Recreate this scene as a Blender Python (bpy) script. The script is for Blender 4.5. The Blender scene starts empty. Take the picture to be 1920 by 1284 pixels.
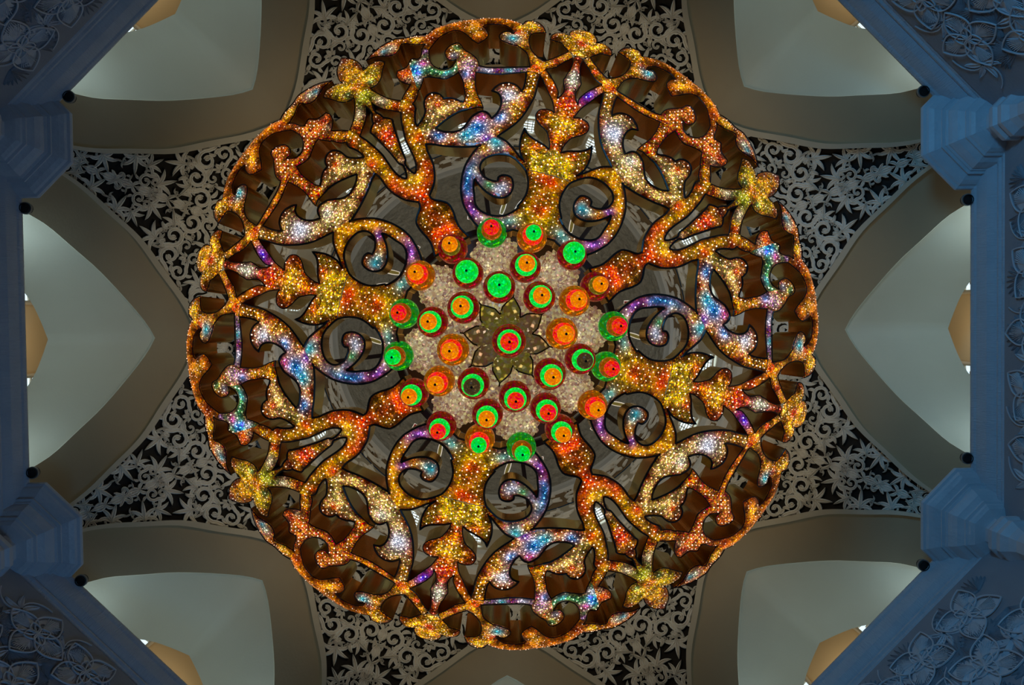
import bpy, bmesh, math, random
import numpy as np
from mathutils import Vector, Matrix
from mathutils.geometry import delaunay_2d_cdt

random.seed(7)
rng = np.random.default_rng(7)
PI = math.pi
scene = bpy.context.scene
col = scene.collection

# ------------------------------------------------------------------ camera
# The camera stands near the hall's axis and looks straight up: world X runs to the right of the
# picture, world Y runs down the picture, Z is up. The chandelier's axis is X = Y = 0.
tx, ty, ox, oy = -0.0173, -0.02, -0.0728, -0.1287
zc = Vector((tx, ty, 1)).normalized()
xc = (Vector((1, 0, 0)) - zc * zc.x).normalized()
yc = zc.cross(xc)
right = Vector((xc[0], yc[0], zc[0])); down = Vector((xc[1], yc[1], zc[1])); fwd = Vector((xc[2], yc[2], zc[2]))
cam = bpy.data.cameras.new('camera'); cam.lens = 24.0; cam.sensor_width = 36.0; cam.clip_end = 200
camo = bpy.data.objects.new('camera', cam); col.objects.link(camo)
m = Matrix((right, -down, -fwd)).transposed().to_4x4(); m.translation = Vector((ox, oy, 0))
camo.matrix_world = m
scene.camera = camo

# ------------------------------------------------------------------ world, lights, exposure
scene.view_settings.view_transform = 'Standard'
scene.view_settings.look = 'None'
scene.view_settings.gamma = 1
scene.view_settings.use_curve_mapping = False
scene.view_settings.exposure = 0.0
w = bpy.data.worlds.new('world'); scene.world = w; w.use_nodes = True
w.node_tree.nodes['Background'].inputs[0].default_value = (0.18, 0.45, 0.75, 1)
w.node_tree.nodes['Background'].inputs[1].default_value = 0.02


def add_light(name, kind, loc, energy, color, size=1.0, target=None, size_y=None):
    L = bpy.data.lights.new(name, kind); L.energy = energy; L.color = color
    if kind == 'AREA':
        L.size = size
        if size_y: L.shape = 'RECTANGLE'; L.size_y = size_y
    else:
        L.shadow_soft_size = size
    o = bpy.data.objects.new(name, L); col.objects.link(o); o.location = loc
    if target is not None:
        o.rotation_euler = (Vector(target) - Vector(loc)).to_track_quat('-Z', 'Y').to_euler()
    return o


# unseen blue spots added to brighten the side walls, standing in for daylight below
for nm, p, e, c, tgt in (('wall_fill_a', (-2.0, -9.0, 0.5), 3000, (0.10, 0.50, 1.0), (10.3, 3.0, 13.5)),
                         ('wall_fill_b', (2.0, 9.0, 0.5), 1000, (0.14, 0.48, 1.0), (-10.3, 0.0, 13.5))):
    da = add_light(nm, 'SPOT', p, e, c, 1.5, tgt); da.data.spot_size = math.radians(74); da.data.spot_blend = .8


# area lights added under each arch vault to brighten it like gallery window daylight
for i in range(8):
    a = -0.0121 + i * PI / 4; c, s_ = math.cos(a), math.sin(a)
    for T in (-2.1, 2.1):
        o = add_light('vault_fill', 'AREA', (11.1 * c - T * s_, 11.1 * s_ + T * c, 14.2), 22 if T * (1 if i in (4, 5, 1, 2) else -1) < 0 else 34, (.54, .82, 1.0), 1.0, None, .6)
        o.rotation_euler = (PI, 0, a)
    o = add_light('gallery_fill', 'AREA', (12.45 * c, 12.45 * s_, 17.75), 9, (1.0, .86, .62), .4, (13.0 * c, 13.0 * s_, 19.0), 2.0)  # unseen warm light added to brighten the tan gallery wall

# ------------------------------------------------------------------ helpers
MATS = {}


class NT:
    def __init__(s, name):
        s.m = bpy.data.materials.new(name); s.m.use_nodes = True
        s.t = s.m.node_tree; s.p = s.t.nodes['Principled BSDF']; MATS[name] = s.m

    def n(s, typ, **kw):
        nd = s.t.nodes.new(typ)
        for k, v in kw.items():
            if k.startswith('i_'):
                nd.inputs[k[2:].replace('_', ' ')].default_value = v
            else:
                setattr(nd, k, v)
        return nd

    def l(s, a, b): s.t.links.new(a, b)

    def math(s, op, a, b=None):
        nd = s.t.nodes.new('ShaderNodeMath'); nd.operation = op
        for i, x in enumerate((a, b)):
            if x is None: continue
            if isinstance(x, (int, float)): nd.inputs[i].default_value = x
            else: s.l(x, nd.inputs[i])
        return nd.outputs[0]

    def set(s, **kw):
        for k, v in kw.items(): s.p.inputs[k.replace('_', ' ')].default_value = v


def stone(name, c1, c2, scale=3.0, rough=0.6, bump=0.15, bscale=18.0, stretch=None, bdist=.05):
    s = NT(name); tc = s.n('ShaderNodeTexCoord')
    src = tc.outputs['Object']
    nz = s.n('ShaderNodeTexNoise', i_Scale=scale, i_Detail=6.0); s.l(src, nz.inputs['Vector'])
    mx = s.n('ShaderNodeMix', data_type='RGBA'); mx.inputs[6].default_value = (*c1, 1); mx.inputs[7].default_value = (*c2, 1)
    s.l(nz.outputs[0], mx.inputs[0]); s.l(mx.outputs[2], s.p.inputs['Base Color'])
    s.set(Roughness=rough)
    b2 = s.n('ShaderNodeTexNoise', i_Scale=bscale, i_Detail=4.0)
    if stretch:
        mp = s.n('ShaderNodeMapping'); mp.inputs['Scale'].default_value = stretch; s.l(src, mp.inputs[0]); s.l(mp.outputs[0], b2.inputs['Vector'])
    else:
        s.l(src, b2.inputs['Vector'])
    bp = s.n('ShaderNodeBump', i_Strength=bump, i_Distance=bdist); s.l(b2.outputs[0], bp.inputs['Height']); s.l(bp.outputs[0], s.p.inputs['Normal'])
    return s.m


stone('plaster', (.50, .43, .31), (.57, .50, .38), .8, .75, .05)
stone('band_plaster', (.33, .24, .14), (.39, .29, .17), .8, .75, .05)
stone('carved', (.78, .74, .66), (.86, .82, .74), 2.0, .7, .1)
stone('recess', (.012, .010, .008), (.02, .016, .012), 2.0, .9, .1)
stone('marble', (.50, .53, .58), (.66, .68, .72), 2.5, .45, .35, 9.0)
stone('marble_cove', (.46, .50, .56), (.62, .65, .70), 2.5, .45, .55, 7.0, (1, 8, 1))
stone('relief_wall_shaded', (.24, .26, .30), (.34, .36, .40), 1.5, .6, .2)  # same marble, darkened: shade of the deep carving put into the colour
stone('tan_wall', (.66, .49, .27), (.72, .54, .31), .6, .8, .05)
stone('brown_band', (.24, .15, .07), (.32, .21, .10), 1.5, .8, .2)
stone('ring_stone', (.66, .66, .64), (.74, .74, .72), 2.0, .6, .05)
stone('dome_stone', (.30, .28, .23), (.66, .62, .54), 5.0, .8, 1.0, 2.6, (1, 1, .6), .35)


def emit(name, color, strength, nosample=False):
    s = NT(name); s.set(Base_Color=(*[min(1, c) for c in color], 1), Roughness=.4, Emission_Strength=strength)
    s.p.inputs['Emission Color'].default_value = (*color, 1)
    if nosample: s.m.cycles.emission_sampling = 'NONE'
    return s.m


emit('drum_light', (.70, .88, 1.0), 1.3)
emit('gallery_light', (.70, .88, 1.0), 1.0)


def led(name, strength):
    s = NT(name); at = s.n('ShaderNodeAttribute', attribute_name='tint')
    s.l(at.outputs['Color'], s.p.inputs['Emission Color']); s.l(at.outputs['Color'], s.p.inputs['Base Color'])
    s.set(Emission_Strength=strength, Roughness=.3); s.m.cycles.emission_sampling = 'NONE'


led('led', 2.2); led('led_small', 1.6)



def plain(name, c, rough=.5, metal=0.0, **kw):
    s = NT(name); s.set(Base_Color=(*c, 1), Roughness=rough, Metallic=metal, **kw); return s.m


plain('black_edge', (.006, .005, .004), .45)
plain('black_metal', (.012, .011, .010), .5, .3)
plain('brown_plate', (.075, .05, .028), .5)
plain('collar', (.30, .30, .29), .4, .6)
s = NT('gilt'); s.set(Base_Color=(.72, .49, .19, 1), Roughness=.26, Metallic=1.0)
tc = s.n('ShaderNodeTexCoord'); nz = s.n('ShaderNodeTexNoise', i_Scale=1.6, i_Detail=2.0); s.l(tc.outputs['Object'], nz.inputs['Vector'])
bp = s.n('ShaderNodeBump', i_Strength=.15, i_Distance=.1); s.l(nz.outputs[0], bp.inputs['Height']); s.l(bp.outputs[0], s.p.inputs['Normal'])


def crystal(name, tint=None, jitter=.07, scale=42.0, power=5.0, gain=7.0, floor=.10, base=.35, strength=1.0, seed=0.0, rough=.15, cut=.45, cloud=False, coat=.4, vary=0.0, jmul=1.0):
    """small cut crystals, each lit from behind by its own lamp: a random brightness and hue for every stone"""
    s = NT(name); tc = s.n('ShaderNodeTexCoord')
    vo = s.n('ShaderNodeTexVoronoi', i_Scale=scale); s.l(tc.outputs['Object'], vo.inputs['Vector'])
    sp = s.n('ShaderNodeSeparateColor'); s.l(vo.outputs['Color'], sp.inputs[0])
    r, g, b = sp.outputs
    if tint is None:
        at = s.n('ShaderNodeAttribute', attribute_name='tint'); c = at.outputs['Color']; jit = s.math('MULTIPLY', at.outputs['Alpha'], jmul)
    else:
        rgb = s.n('ShaderNodeRGB'); rgb.outputs[0].default_value = (*tint, 1); c = rgb.outputs[0]; jit = jitter
    spark = s.math('POWER', r, power)
    dim = s.math('SUBTRACT', 1.0, s.math('MINIMUM', s.math('MULTIPLY', vo.outputs['Distance'], 1.0), 1.0))
    val = s.math('ADD', s.math('MULTIPLY', s.math('MULTIPLY', spark, gain), dim), s.math('MULTIPLY', s.math('ADD', 1.0 - vary, s.math('MULTIPLY', g, 2.0 * vary)), floor))
    if cloud:
        nz = s.n('ShaderNodeTexNoise', i_Scale=7.0, i_Detail=2.0); s.l(tc.outputs['Object'], nz.inputs['Vector'])
        val = s.math('MULTIPLY', val, s.math('MAXIMUM', s.math('ADD', s.math('MULTIPLY', s.math('SUBTRACT', nz.outputs[0], .5), 5.0), 1.0), .35))
    hs = s.n('ShaderNodeHueSaturation')
    s.l(c, hs.inputs['Color'])
    sh = s.math('MULTIPLY', s.math('SUBTRACT', g, .5), jit)
    s.l(s.math('ADD', sh, .5), hs.inputs['Hue'])
    s.l(s.math('SUBTRACT', 1.05, s.math('MULTIPLY', s.math('POWER', b, 4.0), cut)), hs.inputs['Saturation'])
    s.l(hs.outputs[0], s.p.inputs['Emission Color'])
    s.l(s.math('MULTIPLY', val, strength), s.p.inputs['Emission Strength'])
    mb = s.n('ShaderNodeMix', data_type='RGBA', blend_type='MULTIPLY'); mb.inputs[0].default_value = 1
    s.l(hs.outputs[0], mb.inputs[6]); mb.inputs[7].default_value = (base, base, base, 1)
    s.l(mb.outputs[2], s.p.inputs['Base Color'])
    s.set(Specular_IOR_Level=.12, Roughness=rough, Coat_Weight=coat * .5, Coat_Roughness=.08)
    s.m.cycles.emission_sampling = 'NONE'
    return s.m


crystal('panel_crystal', None, power=6.0, scale=56.0, gain=5.0, floor=.32, base=.25, cut=.20, cloud=True, vary=.32, jmul=.8)
crystal('panel_glass', None, power=9.0, scale=56.0, gain=4.0, floor=.44, base=.25, cut=.15, cloud=True, vary=.30, jmul=.55)
BALL = dict(red=(.33, .018, .004), orange=(.62, .17, .005), green=(.02, .46, .03), olive=(.30, .24, .02), dark=(.06, .04, .02))
for k, c in BALL.items():
    crystal('ball_' + k, c, .05, 40, 9.0, 2.5, .30 if k != 'dark' else .15, .3, 1.0, rough=.2, cut=.1, coat=.2)
TIP = dict(red=(1.0, .022, .0), orange=(1.0, .25, .0), green=(.0, .80, .06), dark=(.10, .065, .025))
for k, c in TIP.items():
    crystal('tip_' + k, c, .03, 55, 6.0, 2.6, .68 if k != 'dark' else .4, .15, 1.0, rough=.3, cut=.08, coat=0)
crystal('bead', (.48, .33, .17), .10, 30, 10.0, 2.0, .42, .55, 1.0, rough=.2, vary=.6)
crystal('bead_pale', (.56, .41, .24), .10, 34, 10.0, 2.0, .50, .55, 1.0, rough=.2, vary=.55)
crystal('star_gold', (.26, .20, .035), .06, 22, 12.0, 6.0, .26, .5, 1.0, rough=.25)
crystal('star_brown', (.26, .16, .06), .06, 22, 12.0, 6.0, .24, .5, 1.0, rough=.25)
emit('leaf_red', (.16, .006, .010), .6)
emit('leaf_olive', (.16, .13, .03), .6)
emit('leaf_rim', (.75, .70, .58), .7)


class MB:
    def __init__(s): s.v = []; s.f = []; s.mi = []

    def vert(s, p): s.v.append((float(p[0]), float(p[1]), float(p[2]))); return len(s.v) - 1

    def face(s, ids, mi=0): s.f.append(tuple(ids)); s.mi.append(mi)

    def grid(s, rows, closed=False, mi=0, flip=False):
        """rows: list of lists of points"""
        ids = [[s.vert(p) for p in r] for r in rows]
        for a, b in zip(ids[:-1], ids[1:]):
            n = len(a); rng_ = range(n if closed else n - 1)
            for i in rng_:
                j = (i + 1) % n
                q = (a[i], a[j], b[j], b[i])
                s.face(q[::-1] if flip else q, mi)
        return ids

    def tube(s, pts, r, sides=5, closed=False, cap=True, mi=0):
        pts = [Vector(p) for p in pts]; n = len(pts); rows = []
        up = None
        for i in range(n):
            if closed: t = pts[(i + 1) % n] - pts[i - 1]
            else: t = pts[min(i + 1, n - 1)] - pts[max(i - 1, 0)]
            if t.length < 1e-9: t = Vector((0, 0, 1))
            t.normalize()
            if up is None: up = t.orthogonal().normalized()
            up = (up - t * up.dot(t))
            if up.length < 1e-6: up = t.orthogonal()
            up.normalize(); sd = t.cross(up)
            rr = r[i] if hasattr(r, '__len__') else r
            rows.append([pts[i] + (up * math.cos(2 * PI * k / sides) + sd * math.sin(2 * PI * k / sides)) * rr for k in range(sides)])
        if closed: rows.append(rows[0])
        ids = s.grid(rows, True, mi)
        if cap and not closed:
            s.face(ids[0][::-1], mi); s.face(ids[-1], mi)

    def lathe(s, prof, sides, center=(0, 0, 0), mi=0, phase=0.0, cap0=False, cap1=False):
        cx, cy, cz = center; rows = []
        for r, z in prof:
            rows.append([(cx + r * math.cos(2 * PI * k / sides + phase), cy + r * math.sin(2 * PI * k / sides + phase), cz + z) for k in range(sides)])
        ids = s.grid(rows, True, mi)
        if cap0: s.face(ids[0][::-1], mi)
        if cap1: s.face(ids[-1], mi)

    def box(s, x0, x1, y0, y1, z0, z1, mi=0):
        i = [s.vert((x, y, z)) for z in (z0, z1) for y in (y0, y1) for x in (x0, x1)]
        for q in ((0, 2, 3, 1), (4, 5, 7, 6), (0, 1, 5, 4), (2, 6, 7, 3), (0, 4, 6, 2), (1, 3, 7, 5)): s.face([i[k] for k in q], mi)

    def mesh(s, name, mats, smooth=False):
        me = bpy.data.meshes.new(name); me.from_pydata(s.v, [], s.f)
        for mm in (mats if isinstance(mats, (list, tuple)) else [mats]): me.materials.append(MATS[mm])
        me.polygons.foreach_set('material_index', s.mi)
        if smooth: me.polygons.foreach_set('use_smooth', [True] * len(s.f))
        me.update(); return me

    def build(s, name, mats, parent=None, smooth=False):
        return link(name, s.mesh(name, mats, smooth), parent)


def link(name, data, parent=None):
    o = bpy.data.objects.new(name, data); col.objects.link(o); o.parent = parent; return o


def tag(o, label=None, cat=None, group=None, kind=None):
    for k, v in (('label', label), ('category', cat), ('group', group), ('kind', kind)):
        if v: o[k] = v
    return o


def catmull(pts, step):
    pts = [np.array(p, float) for p in pts]
    if len(pts) == 2:
        n = max(1, int(math.ceil(np.linalg.norm(pts[1] - pts[0]) / step)))
        return [pts[0] + (pts[1] - pts[0]) * i / n for i in range(n + 1)]
    P = [2 * pts[0] - pts[1]] + pts + [2 * pts[-1] - pts[-2]]
    out = []
    for i in range(1, len(P) - 2):
        p0, p1, p2, p3 = P[i - 1:i + 3]
        n = max(2, int(math.ceil(np.linalg.norm(p2 - p1) / step)))
        for k in range(n):
            t = k / n
            out.append(.5 * ((2 * p1) + (p2 - p0) * t + (2 * p0 - 5 * p1 + 4 * p2 - p3) * t * t + (3 * p1 - p0 - 3 * p2 + p3) * t ** 3))
    out.append(pts[-1]); return out


def resample(pts, n):
    P = np.array(pts, float); d = np.r_[0, np.cumsum(np.linalg.norm(np.diff(P, axis=0), axis=1))]
    t = np.linspace(0, d[-1], n); return np.stack([np.interp(t, d, P[:, k]) for k in range(P.shape[1])], 1)


def ribbon(mb, pts, wid, mapf, h0, h1, mi=0):
    """a carved stem: flat-backed, with a groove along the middle; mapf(x, y, off) puts it on its surface"""
    P = np.array(pts, float); T = np.gradient(P, axis=0); T /= (np.linalg.norm(T, axis=1, keepdims=True) + 1e-12)
    N = np.stack([-T[:, 1], T[:, 0]], 1); W = np.broadcast_to(np.asarray(wid, float), (len(P),))
    rows = []
    for p, n, w_ in zip(P, N, W):
        a, b, c, d = p + n * w_, p + n * w_ * .5, p - n * w_ * .5, p - n * w_
        rows.append([mapf(*a, 0), mapf(*a, h0), mapf(*b, h1), mapf(*p, h0 - .3 * (h1 - h0)), mapf(*c, h1), mapf(*d, h0), mapf(*d, 0)])
    mb.grid(rows, False, mi)


def leaf(mb, base, ang, L, W, mapf, h0, h1, bend=0.0, mi=0):
    n = 7; pts = []; ws = []
    for i in range(n):
        t = i / (n - 1); a = ang + bend * t
        pts.append((base[0] + L * t * math.cos(a), base[1] + L * t * math.sin(a)))
        ws.append(W * max(.04, math.sin(PI * min(1, t * .9 + .1)) ** .8))
    ribbon(mb, pts, ws, mapf, h0, h1, mi)


def spiral(c, r, a0, turns, hand, inner=.22, n=22):
    return [(c[0] + r * (1 - (1 - inner) * t) * math.cos(a0 + hand * turns * 2 * PI * t),
             c[1] + r * (1 - (1 - inner) * t) * math.sin(a0 + hand * turns * 2 * PI * t)) for t in np.linspace(0, 1, n)]

# ------------------------------------------------------------------ the hall
HROT = -0.0121                      # the hall is turned very slightly against the picture
LIP, RW, H0 = 9.72, 9.95, 14.0      # cornice lip and wall distance from the axis, height of the cornice
SIDES = ['east', 'southeast', 'south', 'southwest', 'west', 'northwest', 'north', 'northeast']   # as in the picture, world angle 0, 45, ...
BETA = {s_: HROT + i * PI / 4 for i, s_ in enumerate(SIDES)}


def rsurf(th, h):
    """pendentive zone: an octagon at the cornice that closes to a circle under the drum"""
    th = (th + PI / 8) % (PI / 4) - PI / 8
    o = 10.0 / math.cos(th); t = min(max((h - 14) / 6.2, 0), 1) ** 1.4
    return o + (7.6 - o) * t


def cast(rad, t, extra=0.0):
    """the point of the pendentive surface (pushed out by extra) that lies on the slope (rad, t) per metre of height"""
    d = math.hypot(rad, t); th = math.atan2(t, rad); lo, hi = 10.0, 40.0
    for _ in range(40):
        h = (lo + hi) / 2
        if d * h < rsurf(th, h) + extra: lo = h
        else: hi = h
    return (rad * h, t * h, h)


ARCH_O = [(.437, 0), (.459, .048), (.492, .096), (.525, .144), (.566, .184), (.604, .220), (.645, .248), (.70, .27)]
ARCH_I = [(.505, 0), (.518, .023), (.547, .059), (.584, .1), (.62, .133), (.657, .166), (.686, .184), (.72, .205), (.80, .235)]
ARCH_B = [(0, 17.6), (.45, 17.35), (.9, 17.04), (1.3, 16.6), (1.8, 15.9), (2.25, 15.1), (2.6, 14.4), (2.75, 13.9)]
NA = 26
cu = catmull(ARCH_O, .01)
O_half = resample(cu, NA)
I_half = resample(catmull(ARCH_I, .01), NA)
B_half = resample(catmull(ARCH_B, .2), NA)
O_tab = np.array(cu)


def sym(half, f):
    return [f(a, -b) for a, b in half[::-1]] + [f(a, b) for a, b in half[1:]]


def arch_meshes():
    out = {}
    o_line = sym(O_half, lambda a, b: cast(a + .006, b))
    i_line = sym(I_half, lambda a, b: cast(a, b, .45))
    b_line = [(11.6, -t, h) for t, h in B_half[::-1]] + [(11.6, t, h) for t, h in B_half[1:]]
    mb = MB()                                     # soffit of the front arch
    rows = [[tuple(np.array(p) * (1 - k) + np.array(q_) * k) for p, q_ in zip(o_line, i_line)] for k in (0, .34, .67, 1)]
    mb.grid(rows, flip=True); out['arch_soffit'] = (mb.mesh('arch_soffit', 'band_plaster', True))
    mb = MB()                                     # the little return where the vault starts behind it
    back = [(p[0] + .10, p[1] * 1.012, p[2] + .10) for p in i_line]
    mb.grid([i_line, back], flip=True)
    rows = []
    for k in np.linspace(0, 1, 8):
        e = k
        rows.append([tuple(np.array(p) * (1 - e) + np.array(q_) * e) for p, q_ in zip(back, b_line)])
    mb.grid(rows, flip=True); out['arch_vault'] = mb.mesh('arch_vault', 'plaster', False)
    me = out['arch_vault']; me.polygons.foreach_set('use_smooth', [True] * len(me.polygons))
    mb = MB()                                     # raised moulding round the arch
    L = []
    for off in ((.0, 0.0), (.0, -.16), (-.011, -.16), (-.011, 0.0)):
        L.append(sym(O_half, lambda a, b, off=off: cast(a + .006 + off[0], b * (1 + off[0] * .4 / max(.2, 1)), off[1])))
    mb.grid(L, flip=True); out['arch_moulding'] = mb.mesh('arch_moulding', 'plaster')
    mb = MB()                                     # gallery behind the vault
    X = 13.0
    for q_ in (((X, -4, 13.9), (X, 4, 13.9), (X, 4, 24), (X, -4, 24)), ((11.6, -4, 24), (11.6, 4, 24), (X, 4, 24), (X, -4, 24)),
               ((11.6, -4, 13.9), (X, -4, 13.9), (X, -4, 24), (11.6, -4, 24)), ((11.6, 4, 13.9), (X, 4, 13.9), (X, 4, 24), (11.6, 4, 24))):
        mb.face([mb.vert(p) for p in q_])
    # wall face above the back arch, towards the gallery
    top = [(11.62, p[1], 24.0) for p in b_line]
    mb.grid([b_line, top])
    out['gallery'] = mb.mesh('gallery', 'tan_wall')
    for sgn in (-1, 1):
        mb = MB(); x = X - .04
        pts = [(1.0, 17.7), (3.3, 17.7), (3.3, 19.5), (2.8, 20.0), (2.2, 20.2), (1.55, 19.9), (1.0, 19.2)]
        mb.face([mb.vert((x, sgn * a, b)) for a, b in pts]); out['pane%d' % sgn] = mb.mesh('window_pane', 'gallery_light')
        mb = MB()
        mb.tube([(x - .03, sgn * a, b) for a, b in pts], .07, 4, True)
        for a in (1.6, 2.15, 2.7): mb.tube([(x - .03, sgn * a, 17.7), (x - .03, sgn * a, 19.9)], .035, 4)
        for b in np.arange(17.8, 19.8, .42): mb.tube([(x - .03, sgn * 1.2, b), (x - .03, sgn * 3.3, b + .25)], .03, 4); mb.tube([(x - .03, sgn * 1.0, b + .25), (x - .03, sgn * 3.3, b)], .03, 4)
        out['frame%d' % sgn] = mb.mesh('window_frame', 'plaster')
    return out


AM = arch_meshes()

# cornice profile: (distance from axis, height), lip first, going down and outwards
COR = [(RW + .5, H0 + .06), (LIP, H0 + .06), (LIP - .02, H0), (LIP, H0 - .05), (LIP + .03, H0 - .08), (LIP + .05, H0 - .16), (LIP + .10, H0 - .28), (LIP + .19, H0 - .38), (LIP + .22, H0 - .40),
       (LIP + .20, H0 - .43), (LIP + .20, H0 - .47), (LIP + .24, H0 - .50), (LIP + .24, H0 - .54), (RW + .03, H0 - .56), (RW, H0 - .62)]
TH = math.tan(PI / 8)
mb = MB(); mb.grid([[(r, -r * TH, h), (r, r * TH, h)] for r, h in COR]); COR_ME = mb.mesh('cornice', 'marble_cove')
mb = MB(); mb.grid([[(r, -r * TH, h), (r, r * TH, h)] for r, h in ((RW, H0 - .6), (RW, 5.0))]); WALL_ME = mb.mesh('wall', 'relief_wall_shaded')
mb = MB(); mb.grid([[(r, -r * TH, H0 + .05), (r, r * TH, H0 + .05)] for r in (LIP, 15.0)]); LEDGE_ME = mb.mesh('ledge', 'marble')


# carved flowers and leaves on the walls under the cornice (y = along the wall, z = up, -x = out of the wall)
def petal_loop(a, L, W, base=(0, 0)):
    pts = []
    for t in np.linspace(0, 2, 28, endpoint=False):      # pointed almond from the centre outwards
        u = t if t < 1 else 2 - t; sg = 1 if t < 1 else -1
        x = L * u; y = sg * W * math.sin(PI * u ** .85) ** .85
        pts.append((base[0] + x * math.cos(a) - y * math.sin(a), base[1] + x * math.sin(a) + y * math.cos(a)))
    return pts


def flower_mesh():
    mb = MB()
    for k in range(4):
        a = k * PI / 2 + .35
        mb.tube([(-.05, y, z) for y, z in petal_loop(a, .66, .25)], .017, 5, True)
        mb.tube([(-.06, y, z) for y, z in petal_loop(a + .45, .26, .10)], .014, 4, True)
        L = petal_loop(a, .62, .22); ctr = mb.vert((-.045, .30 * math.cos(a), .30 * math.sin(a)))
        ids = [mb.vert((-.012, y, z)) for y, z in L]
        for i in range(len(ids)): mb.face((ctr, ids[i], ids[(i + 1) % len(ids)]))
        for j in range(9):      # veins
            t = .30 + .055 * j; b = a + (j - 4) * .17
            p = (.12 * math.cos(a), .12 * math.sin(a)); e = (p[0] + .40 * math.cos(a + (j - 4) * .10), p[1] + .40 * math.sin(a + (j - 4) * .10))
            mb.tube([(-.045, *p), (-.04, *e)], .008, 3)
    return mb.mesh('relief_flower', 'marble', False)


def spray_mesh():
    mb = MB()
    f = lambda x, y, o: (-o, x, y)
    for k in range(6):
        a = k * PI / 3 + .2
        leaf(mb, (.03 * math.cos(a), .03 * math.sin(a)), a, .34, .06, f, .02, .045, .25)
    for k in range(3):
        a = k * 2.1 + .6
        mb.tube([(-.03, (.1 + .5 * t) * math.cos(a + t * 1.1), (.1 + .5 * t) * math.sin(a + t * 1.1)) for t in np.linspace(0, 1, 8)], .013, 4)
    return mb.mesh('relief_leaf_spray', 'marble', False)


def frond_mesh():
    mb = MB(); f = lambda x, y, o: (-o, x, y)
    for j in range(11):
        b = (j - 5) * .22
        leaf(mb, (0, 0), b, .52 - .02 * abs(j - 5), .035, f, .015, .035, .1 * (j - 5) / 5)
    return mb.mesh('relief_frond', 'relief_wall_shaded', False)


FLOWER, SPRAY, FROND = flower_mesh(), spray_mesh(), frond_mesh()

WALLS = {}
DIRW = dict(east='right', west='left', north='top', south='bottom', northeast='upper right', northwest='upper left', southeast='lower right', southwest='lower left')
for s_ in SIDES:
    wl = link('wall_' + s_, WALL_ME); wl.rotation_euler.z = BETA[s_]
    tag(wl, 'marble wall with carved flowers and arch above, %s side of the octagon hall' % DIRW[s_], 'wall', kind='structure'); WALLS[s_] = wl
    link('cornice', COR_ME, wl); link('ledge', LEDGE_ME, wl)
    for k in ('arch_soffit', 'arch_vault', 'arch_moulding', 'gallery'):
        link(k, AM[k], wl)
    for sg in (-1, 1):
        o = link('window_pane', AM['pane%d' % sg], wl); link('window_frame', AM['frame%d' % sg], o)
    if s_ in ('north', 'south'): continue
    r2 = random.Random(3)
    for row, h in enumerate((12.62, 11.45, 10.25)):
        for kx in range(-3, 4):
            T = kx * 1.18 + (.59 if row % 2 else 0) + r2.uniform(-.06, .06)
            if abs(T) > 3.35: continue
            o = link('relief_flower', FLOWER, wl); o.location = (RW, T, h + r2.uniform(-.08, .08)); o.rotation_euler.x = r2.uniform(-.5, .5); o.scale = (1, 1.0, 1.0)
            o = link('relief_leaf_spray', SPRAY, wl); o.location = (RW, T + .56, h + r2.uniform(-.1, .1) + .05); o.rotation_euler.x = r2.uniform(0, 6)
            o = link('relief_frond', FROND, wl); o.location = (RW, T + .1, min(h + .62, 12.85)); o.rotation_euler.x = r2.uniform(0, 6)
            for dx, dz in ((.62, -.42), (-.5, .5), (.3, -.62)):
                o = link('relief_frond', FROND, wl); o.location = (RW, T + dx, min(h + dz, 12.85)); o.rotation_euler.x = r2.uniform(0, 6); o.scale = (1, .8, .8)

# corner columns with stepped octagonal capitals
CAP = [(1.18, H0 + .05), (1.20, H0), (1.18, H0 - .04), (1.13, H0 - .06), (1.10, H0 - .10), (1.02, H0 - .15), (.91, H0 - .19), (.90, H0 - .20), (.92, H0 - .215), (.92, H0 - .24), (.86, H0 - .25),
       (.86, H0 - .27), (.82, H0 - .29), (.82, H0 - .31), (.79, H0 - .36), (.73, H0 - .43), (.63, H0 - .49), (.62, H0 - .50), (.63, H0 - .51), (.63, H0 - .53), (.58, H0 - .55), (.56, H0 - .58), (.50, H0 - .62),
       (.32, H0 - .66), (.30, H0 - .80), (.40, H0 - .85), (.44, H0 - .92), (.44, H0 - 1.0), (.38, H0 - 1.05), (.41, H0 - 1.1), (.41, H0 - 1.18), (.32, H0 - 1.28), (.26, H0 - 1.4), (.26, 5.0)]
mb = MB(); k_ = 1 / math.cos(PI / 8)
mb.lathe([(r * k_, h) for r, h in CAP], 8, (10.66, 0, 0), 0, 0.0, True)
CAP_ME = mb.mesh('capital', 'marble')
f_sp = None
for i in range(8):
    o = link('trim_%d' % (i + 1), CAP_ME); o.rotation_euler.z = HROT + PI / 8 + i * PI / 4
    pos = ['right, below the middle', 'lower right, near the bottom', 'bottom, right of the middle', 'bottom, left of the middle', 'left, below the middle', 'left, above the middle', 'top, left of the middle', 'right, above the middle'][i]
    tag(o, 'stepped octagonal marble capital of the corner column, ' + pos, 'capital', kind='structure')


# ---- carved screens in the corners between the arches
def sp_map(x, y, off):
    return cast(x, y, -off)


def o_rad(t):
    t = abs(t)
    return float(np.interp(t, O_tab[:, 1], O_tab[:, 0]))


def in_spandrel(x, y, mrg):
    """x, y: slope plane with x along the corner direction"""
    d = math.hypot(x, y); th = math.atan2(y, x)
    if d < .392 + mrg or d > .74: return False
    b = PI / 8 - abs(th)
    if b < -1e-6: return False
    rad, t = d * math.cos(b), d * math.sin(b)
    if t > .268: return d < .72 and False
    return rad < o_rad(t) - .008 - mrg


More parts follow.
